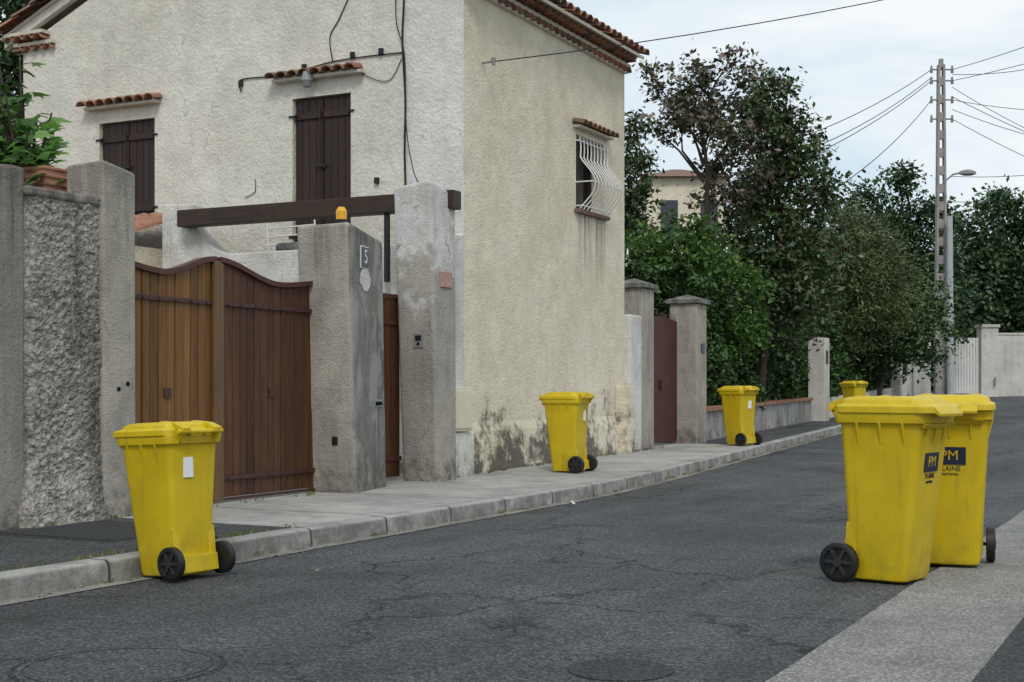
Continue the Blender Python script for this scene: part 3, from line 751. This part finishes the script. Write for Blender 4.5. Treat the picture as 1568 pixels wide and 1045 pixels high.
# ================================================================= FOLIAGE
def leaves(P,size,up=.3,asp=.55,jit=.35):
    n=len(P); nr=rng.normal(size=(n,3)); nr[:,2]=np.abs(nr[:,2])+up; nr/=np.linalg.norm(nr,axis=1,keepdims=True)
    t=rng.normal(size=(n,3)); t-=nr*(t*nr).sum(1,keepdims=True); t/=np.linalg.norm(t,axis=1,keepdims=True)
    bb=np.cross(nr,t); s=size*(1+jit*rng.normal(size=(n,1))).clip(.4,2)
    V=np.stack([P-t*s*.5,P+bb*s*.5*asp-t*s*.05,P+t*s*.5,P-bb*s*.5*asp-t*s*.05],1).reshape(-1,3)
    return V
def mesh_quads(name,V,mat,parent):
    n=len(V)//4; me=bpy.data.meshes.new(name); me.vertices.add(n*4); me.vertices.foreach_set('co',V.astype(np.float32).ravel())
    me.loops.add(n*4); me.loops.foreach_set('vertex_index',np.arange(n*4,dtype=np.int32))
    me.polygons.add(n); me.polygons.foreach_set('loop_start',np.arange(0,n*4,4,dtype=np.int32))
    try: me.polygons.foreach_set('loop_total',np.full(n,4,dtype=np.int32))
    except Exception: pass
    me.materials.append(mat); me.update(calc_edges=True); me.validate()
    o=bpy.data.objects.new(name,me); scene.collection.objects.link(o)
    if parent:o.parent=parent
    return o
def clumps(blobs,per_m3,m,sig):
    C=[];Pts=[]
    for (c,r) in blobs:
        r=np.array(r if hasattr(r,'__len__') else (r,r,r)); vol=4.19*r.prod(); k=max(5,int(vol*per_m3))
        d=rng.normal(size=(k,3)); d/=np.linalg.norm(d,axis=1,keepdims=True)
        rad=rng.random((k,1))**.45*(1+.22*rng.normal(size=(k,1)))
        cc=np.array(c)+d*rad*r; C.append(cc)
        for q in cc:
            mm=int(m*rng.uniform(.4,1.5)); s=sig*rng.uniform(.6,1.4)
            Pts.append(q+rng.normal(size=(mm,3))*np.array([s,s,s*.75]))
    return np.concatenate(C),np.concatenate(Pts)
def tree(name,base,blobs,mat,per=9,m=26,sig=.16,leaf=.085,tr=.12,twigs=True,up=.3,asp=.55,lim=1.0):
    e=E(name); C,P=clumps(blobs,per,m,sig); mesh_quads('foliage',leaves(P,leaf,up,asp),mat,e)
    b=B(); base=Vector(base); cen=Vector(np.mean([c for c,_ in blobs],axis=0)); 
    zmin=min(c[2]-(r if not hasattr(r,'__len__') else r[2]) for c,r in blobs); zc=cen.z
    fork=base.lerp(Vector((cen.x,cen.y,base.z)),.4); fork.z=max(base.z+.6,base.z+(zmin-base.z)*.8)
    lead=Vector((cen.x,cen.y,zc)); 
    b.tube([base,base.lerp(fork,.5)+Vector((.05,.04,0)),fork,fork.lerp(lead,.6)+Vector((.1,-.05,0)),lead],[tr*1.2,tr,tr*.85,tr*.55,tr*.3],8)
    for c,r in blobs:
        c=Vector(c); st=fork.lerp(lead,max(0,min(.95,(c.z-fork.z)/max(.3,lead.z-fork.z)*.6)))
        mid=st.lerp(c,.5)+Vector((random.uniform(-.2,.2),random.uniform(-.2,.2),random.uniform(-.1,.2)))
        b.tube([st,mid,c],[tr*.32*lim,tr*.22*lim,tr*.10*lim],6)
        if twigs:
            cc=[q for q in C if (Vector(q)-c).length<(max(r) if hasattr(r,'__len__') else r)*1.3][:22]
            for q in cc:
                q=Vector(q); b.tube([mid.lerp(c,random.uniform(.2,1)),q.lerp(c,.4)+Vector((0,0,-.05)),q],[tr*.09,tr*.06,tr*.03],4)
    b.build('trunk_and_limbs',M_bark,e,smooth=True); return e
G=lambda a,b_,c=0:leafmat(a,b_,.5,c)
M_lgreen=G('leaf_bright',[(0,(.035,.08,.016)),(.5,(.065,.14,.026)),(1,(.11,.20,.045))],.25)
M_lhedge=G('leaf_hedge',[(0,(.02,.05,.014)),(.6,(.042,.095,.024)),(1,(.075,.15,.038))])
M_lpurp=G('leaf_purple',[(0,(.05,.07,.03)),(.4,(.075,.10,.04)),(.7,(.14,.105,.09)),(1,(.21,.15,.14))])
M_plum=G('leaf_plum',[(0,(.03,.062,.022)),(.55,(.056,.11,.036)),(.8,(.095,.125,.048)),(1,(.14,.09,.068))])
M_ldark=G('leaf_dark',[(0,(.022,.05,.02)),(.6,(.042,.086,.032)),(1,(.075,.13,.048))])
M_lolive=G('leaf_olive',[(0,(.05,.08,.025)),(.6,(.085,.12,.04)),(1,(.14,.17,.065))])
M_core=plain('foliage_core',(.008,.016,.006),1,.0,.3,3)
def bl(D,lst):
    s=D/2100
    return [(vw((x-784)*s,D+dd,1.12+(595-y)*s),r*s) for x,y,r,dd in lst]
tree('purple_leaf_tree',vw(3.9,27,.3),bl(27,[(1080,110,36,0),(1015,145,30,.4),(1115,95,28,-.3),(1095,155,42,.5),(1040,190,40,-.3),(1100,250,30,.6),(1000,108,18,.3),(1120,215,45,-.4),(1140,285,45,.3),(1005,200,28,0),(1065,160,36,.2),(1142,120,24,0),(1085,300,22,.4),(1050,130,26,.1)]),M_lpurp,per=38,m=32,sig=.13,leaf=.11,tr=.075,lim=1.2)
tree('plum_tree',vw(4.9,28,.3),bl(28,[(1175,135,36,0),(1200,175,46,.4),(1160,200,48,-.4),(1225,225,38,.3),(1190,260,58,.2),(1245,285,42,-.3),(1150,310,52,.4),(1205,340,62,0),(1130,370,45,-.2),(1170,410,55,.2),(1200,440,55,-.5),(1240,400,50,0),(1145,160,24,.1),(1235,185,22,0),(1268,310,26,.2),(1130,470,50,0),(1220,480,50,0),(1205,135,14,0)]),M_plum,per=30,m=40,sig=.16,leaf=.115,tr=.10)
tree('plum_tree',vw(2.2,31,.3),bl(31,[(975,195,32,0),(985,240,32,.3),(965,290,38,-.3),(950,250,40,0),(940,330,45,0),(975,350,40,0)]),M_plum,per=26,m=36,sig=.16,leaf=.12,tr=.1)
def hedge(name,boxes,mat,dens=900,leaf=.075,depth=.22,rough=.12):
    e=E(name); PT=[]
    cb=B()
    for (x0,x1,y0,y1,z0,z1) in boxes:
        A=[((y1-y0)*(z1-z0),0),((y1-y0)*(z1-z0)*.4,1),((x1-x0)*(z1-z0),2),((x1-x0)*(z1-z0)*.4,3),((x1-x0)*(y1-y0),4)]
        for area,f in A:
            n=int(area*dens); u=rng.random(n); v=rng.random(n); dp=np.abs(rng.normal(size=n))*depth-.05
            X=x0+(x1-x0)*u; Yv=y0+(y1-y0)*v; Z=z0+(z1-z0)*v
            if f==0: p=np.stack([x1-dp,y0+(y1-y0)*u,Z],1)
            elif f==1: p=np.stack([x0+dp,y0+(y1-y0)*u,Z],1)
            elif f==2: p=np.stack([X,y0+dp,Z],1)
            elif f==3: p=np.stack([X,y1-dp,Z],1)
            else: p=np.stack([X,Yv,z1-dp],1)
            PT.append(p)
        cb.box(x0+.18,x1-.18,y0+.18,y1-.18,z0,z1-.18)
    P=np.concatenate(PT)
    nx=np.array([[mn.noise(Vector((q[0]*1.6,q[1]*1.6,q[2]*1.6))),mn.noise(Vector((q[0]*1.6+9,q[1]*1.6,q[2]*1.6))),mn.noise(Vector((q[0]*1.6,q[1]*1.6+9,q[2]*1.6)))] for q in P])
    P=P+nx*rough*2.2
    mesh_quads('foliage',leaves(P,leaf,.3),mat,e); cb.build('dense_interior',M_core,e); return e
hedge('ivy_hedge',[(-9.3,-7.95,21.8,24.6,.8,3.1),(-9.2,-8.1,24.6,27.2,.85,2.9),(-9.4,-8.28,27.2,31.4,.9,2.85)],M_lhedge,1500,.095,rough=.15)
tree('laurel_bush',vw(3.0,26,.3),bl(25.8,[(985,400,45,0),(1030,380,45,-.2),(1085,390,50,.2),(1130,430,50,.6),(1040,440,60,-.2),(1110,490,60,.3),(990,450,45,0),(1150,490,45,.8),(1090,530,40,.2),(1060,355,30,0),(1000,370,25,.3),(1140,400,28,.4)]),M_lgreen,per=40,m=38,sig=.15,leaf=.11,tr=.08)
tree('tamarisk_tree',vw(8.6,36,.4),bl(36,[(1290,370,50,0),(1330,355,45,.5),(1260,420,60,-.3),(1320,430,65,.2),(1360,390,45,.5),(1290,490,60,.3),(1350,480,55,.3),(1230,470,50,.2),(1385,430,45,.6),(1250,370,38,.4),(1300,335,25,0),(1225,420,40,0)]),M_lolive,per=16,m=85,sig=.22,leaf=.12,tr=.14,asp=.22)
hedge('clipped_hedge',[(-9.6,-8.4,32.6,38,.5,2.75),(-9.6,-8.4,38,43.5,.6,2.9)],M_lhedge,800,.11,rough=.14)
tree('tall_shrub',vw(9.9,37.5,.5),bl(37.5,[(1310,540,34,0),(1345,555,34,0),(1380,540,36,0),(1330,500,40,0),(1400,490,45,0),(1430,470,40,.4),(1290,520,30,0),(1410,540,35,0)]),M_lhedge,per=16,m=46,sig=.2,leaf=.13,tr=.08)
tree('cypress_tree',vw(13.0,46,.9),bl(46,[(1385,268,12,0),(1385,290,22,0),(1385,330,34,0),(1350,330,34,.5),(1420,350,36,0),(1385,385,45,0),(1330,300,22,0),(1310,345,28,.5),(1440,400,40,0),(1400,440,50,0),(1350,440,50,.5),(1425,480,50,0),(1450,340,20,0)]),M_ldark,per=8,m=75,sig=.28,leaf=.16,tr=.2,twigs=False)
tree('oak_tree',vw(19,60,.9),bl(60,[(1500,340,30,0),(1540,330,32,.5),(1470,360,30,0),(1570,350,34,0),(1500,400,45,0),(1550,410,48,0),(1460,430,45,0),(1600,400,50,0),(1500,460,48,0),(1560,470,48,0),(1460,480,40,0),(1640,420,60,0),(1700,430,60,0),(1530,310,16,0),(1490,500,40,0),(1550,510,40,0)]),M_ldark,per=4.2,m=80,sig=.38,leaf=.22,tr=.3,twigs=False)
tree('oak_tree',vw(14,66,.9),bl(66,[(1290,330,30,0),(1260,400,40,0),(1320,400,45,0),(1380,430,50,0),(1440,440,50,0),(1200,420,50,0),(1310,470,50,0),(1440,500,50,0)]),M_ldark,per=3,m=80,sig=.45,leaf=.24,tr=.3,twigs=False)
e=E('distant_trees'); bl2=[]
for i in range(26):
    X=-30+i*4.2; bl2.append((vw(X,95+random.uniform(-6,6),3.5+random.uniform(-1,2)),(3.4,3.4,3.6)))
C,P=clumps(bl2,.3,90,.7); mesh_quads('foliage',leaves(P,.48,.3),M_ldark,e)
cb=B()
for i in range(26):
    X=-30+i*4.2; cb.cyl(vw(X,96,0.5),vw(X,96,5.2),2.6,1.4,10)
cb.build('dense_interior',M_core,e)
tree('cypress_tree',vw(-9.6,27,0),[(vw(-9.9,27,z),r) for z,r in ((3,1.3),(4.5,1.3),(6,1.2),(7.5,1.1),(9,.9),(10,.6))],M_ldark,per=16,m=50,sig=.2,leaf=.13,tr=.18,twigs=False)
def fig():
    e=E('fig_tree'); b=B(); L=B()
    base=Vector((-8.36,8.0,0.1)); f=base+Vector((.0,-.05,2.5)); b.tube([base,base+Vector((.02,.02,1.3)),f],[.07,.06,.05],8)
    def leaf(c,s,nrm,dirn):
        nrm=nrm.normalized(); d=(dirn-nrm*dirn.dot(nrm)).normalized(); s_=d.cross(nrm)
        out=[(-.0,.0),(.22,.08),(.45,.02),(.34,.32),(.52,.56),(.24,.52),(.16,.72),(0,1.0),(-.16,.72),(-.24,.52),(-.52,.56),(-.34,.32),(-.45,.02),(-.22,.08)]
        vs=[c+d*(v*s)+s_*(u*s)-nrm*(abs(u)*s*.25+ v*v*s*.2) for u,v in out]; mid=c+d*(.4*s)
        L.add([mid]+vs,[(0,i+1,(i+1)%14+1) for i in range(14)])
    for k in range(60):
        a=random.uniform(0,6.28); R=random.uniform(.05,.75); 
        tip=f+Vector((math.cos(a)*R*.8-.22,math.sin(a)*R,random.uniform(-.1,1.35-1.0*R)))
        mid=f.lerp(tip,.5)+Vector((0,0,-.06)); b.tube([f,mid,tip],[.02,.014,.007],5)
        for j in range(13):
            t=random.uniform(.3,1); p=f.lerp(mid,t*2) if t<.5 else mid.lerp(tip,t*2-1)
            aa=random.uniform(0,6.28); dr=Vector((math.cos(aa),math.sin(aa),random.uniform(-.3,.5))); pp=p+dr*.08
            b.tube([p,pp],[.004,.003],4)
            leaf(pp,random.uniform(.12,.21),Vector((random.uniform(-.5,.5),random.uniform(-.9,.3),1)),dr)
    b.build('branches',M_bark,e); L.build('foliage',leafmat('leaf_fig',[(0,(.04,.10,.02)),(.5,(.07,.16,.03)),(1,(.14,.26,.06))],.45,.35),e)
fig()

bh=E('background_house'); b=B(); obox(b,4.7,7.5,48,54,0,8.5); b.build('walls',M_house,bh)
b=B(); c0=[vw(4.5,47.7)[:2],vw(7.7,47.7)[:2],vw(7.7,54.3)[:2],vw(4.5,54.3)[:2]]; c1=[vw(5.8,50)[:2],vw(6.2,50)[:2],vw(6.2,52)[:2],vw(5.8,52)[:2]]; b.frus(c0,c1,8.5,9.1); b.build('roof',M_terraD,bh)
b=B(); obox(b,5.2,5.8,47.95,48.02,6.5,7.7); obox(b,6.6,7.2,47.95,48.02,6.5,7.7); b.build('windows',M_glass,bh)

# ================================================================= BINS
def rrect(hx,y0,y1,r,z,n=5):
    pts=[]
    for cx,cy,a0 in ((hx-r,y1-r,0),(-hx+r,y1-r,90),(-hx+r,y0+r,180),(hx-r,y0+r,270)):
        for i in range(n+1):
            a=math.radians(a0+90*i/n); pts.append((cx+r*math.cos(a),cy+r*math.sin(a),z))
    return pts
KB=.85
def make_bin(loc,rz,sc=1,label=None,logo=False,tilt=0):
    e=E('wheelie_bin',loc,rz,sc); e.rotation_euler=(tilt,0,rz)
    b=B()
    def ring(z,grow=0):
        t=z/.86; return rrect(.182+.058*t+grow,-.20-.045*t-grow,.150+.110*t+grow,.045,z)
    L=[rrect(.160,-.18,.13,.04,.012),rrect(.179,-.2,.146,.045,.02),ring(.05),ring(.3),ring(.55),ring(.78),ring(.80,.004),ring(.802,.022),ring(.845,.026),ring(.86,.024)]
    b.loft(L); b.sxy(KB).build('body',M_bin,e,smooth=True,angle=30,bevel=.003,seg=1)
    b=B()
    for s in (-1,1):
        for yy in (-.12,.02,.16): b.frus([(s*.228-.004,yy-.006),(s*.228+.004,yy-.006),(s*.228+.004,yy+.006),(s*.228-.004,yy+.006)],[(s*.24-.022,yy-.008),(s*.24+.022,yy-.008),(s*.24+.022,yy+.008),(s*.24-.022,yy+.008)],.70,.803)
    for xx in (-.13,0,.13): b.frus([(xx-.006,.238),(xx+.006,.238),(xx+.006,.246),(xx-.006,.246)],[(xx-.008,.243),(xx+.008,.243),(xx+.008,.276),(xx-.008,.276)],.70,.803)
    b.frus([(-.2,.25),(.2,.25),(.2,.262),(-.2,.262)],[(-.21,.25),(.21,.25),(.21,.298),(-.21,.298)],.775,.80)
    for s in (-1,1): b.frus([(s*.165-.028,-.235),(s*.165+.028,-.235),(s*.165+.028,-.15),(s*.165-.028,-.15)],[(s*.17-.03,-.21),(s*.17+.03,-.21),(s*.17+.03,-.16),(s*.17-.03,-.16)],.05,.3)
    b.frus([(-.185,-.262),(.185,-.262),(.185,-.17),(-.185,-.17)],[(-.185,-.25),(.185,-.25),(.185,-.17),(-.185,-.17)],.035,.135)
    for s in (-1,1): b.frus([(s*.17-.012,-.27),(s*.17+.012,-.27),(s*.17+.012,-.23),(s*.17-.012,-.23)],[(s*.17-.012,-.325),(s*.17+.012,-.325),(s*.17+.012,-.23),(s*.17-.012,-.23)],.80,.872)
    b.cyl((-.215,-.305,.872),(.215,-.305,.872),.015,n=12)
    for x0 in (-.09,.05): b.box(x0,x0+.04,-.31,-.23,.85,.872)
    b.sxy(KB).build('collar_ribs_handle',M_bin,e,bevel=.003)
    b=B()
    def lr(z,gx,y0,y1,r=.06): return rrect(gx,y0,y1,r,z)
    b.loft([lr(.850,.268,-.262,.315),lr(.853,.274,-.266,.322),lr(.884,.272,-.264,.318),lr(.892,.262,-.256,.30),lr(.897,.243,-.243,.262),lr(.915,.235,-.236,.245),lr(.930,.215,-.215,.21,.07),lr(.934,.18,-.18,.17,.07)])
    for s in (-1,1): b.prism([(-.33,.865),(-.24,.90),(-.10,.925),(-.10,.94),(-.25,.925),(-.335,.895)],s*.15-.035,s*.15+.035,'x')
    b.prism([(.315,.852),(.352,.835),(.356,.85),(.318,.884)],-.17,.17,'x')
    b.sxy(KB).build('lid',M_bin,e,smooth=True,angle=30,bevel=.004)
    wy=-.20
    b=B(); b.cyl((-.225,wy,.1),(.225,wy,.1),.010,n=10); b.build('axle',M_black,e)
    for s in (-1,1):
        b=B(); x0=s*.182; x1=s*.230; n=28; rings=[]
        for x,r in ((x0,.07),(x0,.09),(x0+s*.006,.099),(x1-s*.006,.099),(x1,.09),(x1,.074),(x1-s*.012,.070)):
            rings.append([(x,wy+r*math.cos(2*math.pi*i/n),.1+r*math.sin(2*math.pi*i/n)) for i in range(n)])
        b.loft(rings); b.build('tyre',M_black,e,smooth=True)
        b=B(); b.cyl((x0+s*.005,wy,.1),(x1+s*.004,wy,.1),.024,n=14)
        for i in range(6):
            a=2*math.pi*i/6; ca,sa=math.cos(a),math.sin(a); w=.009
            q=[(wy+ca*r-sa*o,.1+sa*r+ca*o) for r,o in ((.02,-w),(.072,-w),(.072,w),(.02,w))]
            b.prism(q,min(x1-s*.014,x1-s*.001),max(x1-s*.014,x1-s*.001),'x')
        b.build('wheel_hub',M_hub,e,bevel=.002)
    if label:
        for (face,u,z,w,h) in label:
            b=B()
            t=z/.86
            yy=-(.20+.045*t)*KB; b.box(u-w/2,u+w/2,yy-.006,yy+.002,z-h/2,z+h/2)
            b.build('label',M_label,e)
    if logo:
        z=.60; tl=math.atan(.110*KB/.86)
        def yf(zz): return (.150+.110*zz/.86)*KB
        b=B(); b.box(-.085,.085,0,.003,-.04,.055); o=b.build('logo_plate',M_navy,e); o.location=(0,yf(z)+.002,z); o.rotation_euler=(-tl,0,0)
        rt=(math.radians(90)+tl,0,math.pi)
        text('logo_letters','PM',.075,(0,yf(z+.008)+.0062,z+.008),rt,M_bin,e,.0008)
        text('logo_caption','PLAINE',.036,(0,yf(z-.062)+.0015,z-.062),rt,M_navy,e,.001)
        text('logo_caption','maritime',.024,(0,yf(z-.090)+.0015,z-.090),rt,M_navy,e,.001)
    return e
R=math.radians
make_bin((-5.48,6.36,0.004),R(84),.98,[('rear',-.05,.66,.075,.12)],tilt=R(-2.6))
make_bin((-6.68,14.58,.125+g(14.6)),R(92),1.0,[('rear',.05,.66,.07,.12)])
make_bin((-6.6,20.9,.13+g(20.9)),R(70),1.0,[('rear',.02,.64,.08,.12)])
make_bin((-7.30,31.85,.13+g(31.7)),R(60),1.0)
make_bin((-1.63,8.12,0),R(-102),1.15,None,True)
make_bin((-1.45,8.98,0.006),R(187),1.15,None,True)

# ================================================================= LIGHT, SKY, CAMERA
w=bpy.data.worlds.new('World'); scene.world=w; w.use_nodes=True; nt=w.node_tree
bg=nt.nodes['Background']; sky=nt.nodes.new('ShaderNodeTexSky'); sky.sky_type='NISHITA'; sky.sun_disc=False
sv=Vector((.42,-.72,.9)).normalized()
el=math.asin(sv.z); az=math.atan2(sv.x,sv.y)
sky.sun_elevation=el; sky.sun_rotation=az; sky.dust_density=2
tc=nt.nodes.new('ShaderNodeTexCoord'); mp=nt.nodes.new('ShaderNodeMapping'); mp.inputs['Scale'].default_value=(1,1,3.2); nt.links.new(tc.outputs['Generated'],mp.inputs[0])
nz=nt.nodes.new('ShaderNodeTexNoise'); nz.inputs['Scale'].default_value=3.2; nz.inputs['Detail'].default_value=5; nz.inputs['Roughness'].default_value=.55; nz.inputs['Distortion'].default_value=.4; nt.links.new(mp.outputs[0],nz.inputs['Vector'])
cr=nt.nodes.new('ShaderNodeValToRGB'); nt.links.new(nz.outputs['Fac'],cr.inputs[0])
cr.color_ramp.elements[0].position=.38; cr.color_ramp.elements[0].color=(5.7,6.9,7.8,1); cr.color_ramp.elements[1].position=.60; cr.color_ramp.elements[1].color=(8.2,8.5,8.6,1)
mx=nt.nodes.new('ShaderNodeMix'); mx.data_type='RGBA'; mx.inputs[0].default_value=.92; nt.links.new(sky.outputs[0],mx.inputs[6]); nt.links.new(cr.outputs[0],mx.inputs[7])
nt.links.new(mx.outputs[2],bg.inputs[0]); bg.inputs[1].default_value=.118
ld=bpy.data.lights.new('sun','SUN'); ld.energy=1.5; ld.angle=R(14); ld.color=(1,.95,.87)
lo=bpy.data.objects.new('sun',ld); lo.rotation_euler=(-sv).to_track_quat('-Z','Y').to_euler(); lo.location=(0,0,20); scene.collection.objects.link(lo)
cd=bpy.data.cameras.new('camera'); cd.lens=36*2100/1568; cd.sensor_width=36; cd.shift_y=.0462; cd.clip_end=2000; cd.clip_start=.05
co=bpy.data.objects.new('camera',cd); co.location=(0,0,1.12); co.rotation_euler=(math.radians(90),0,YAW); scene.collection.objects.link(co); scene.camera=co
scene.view_settings.view_transform='Standard'; scene.view_settings.look='None'; scene.view_settings.exposure=0
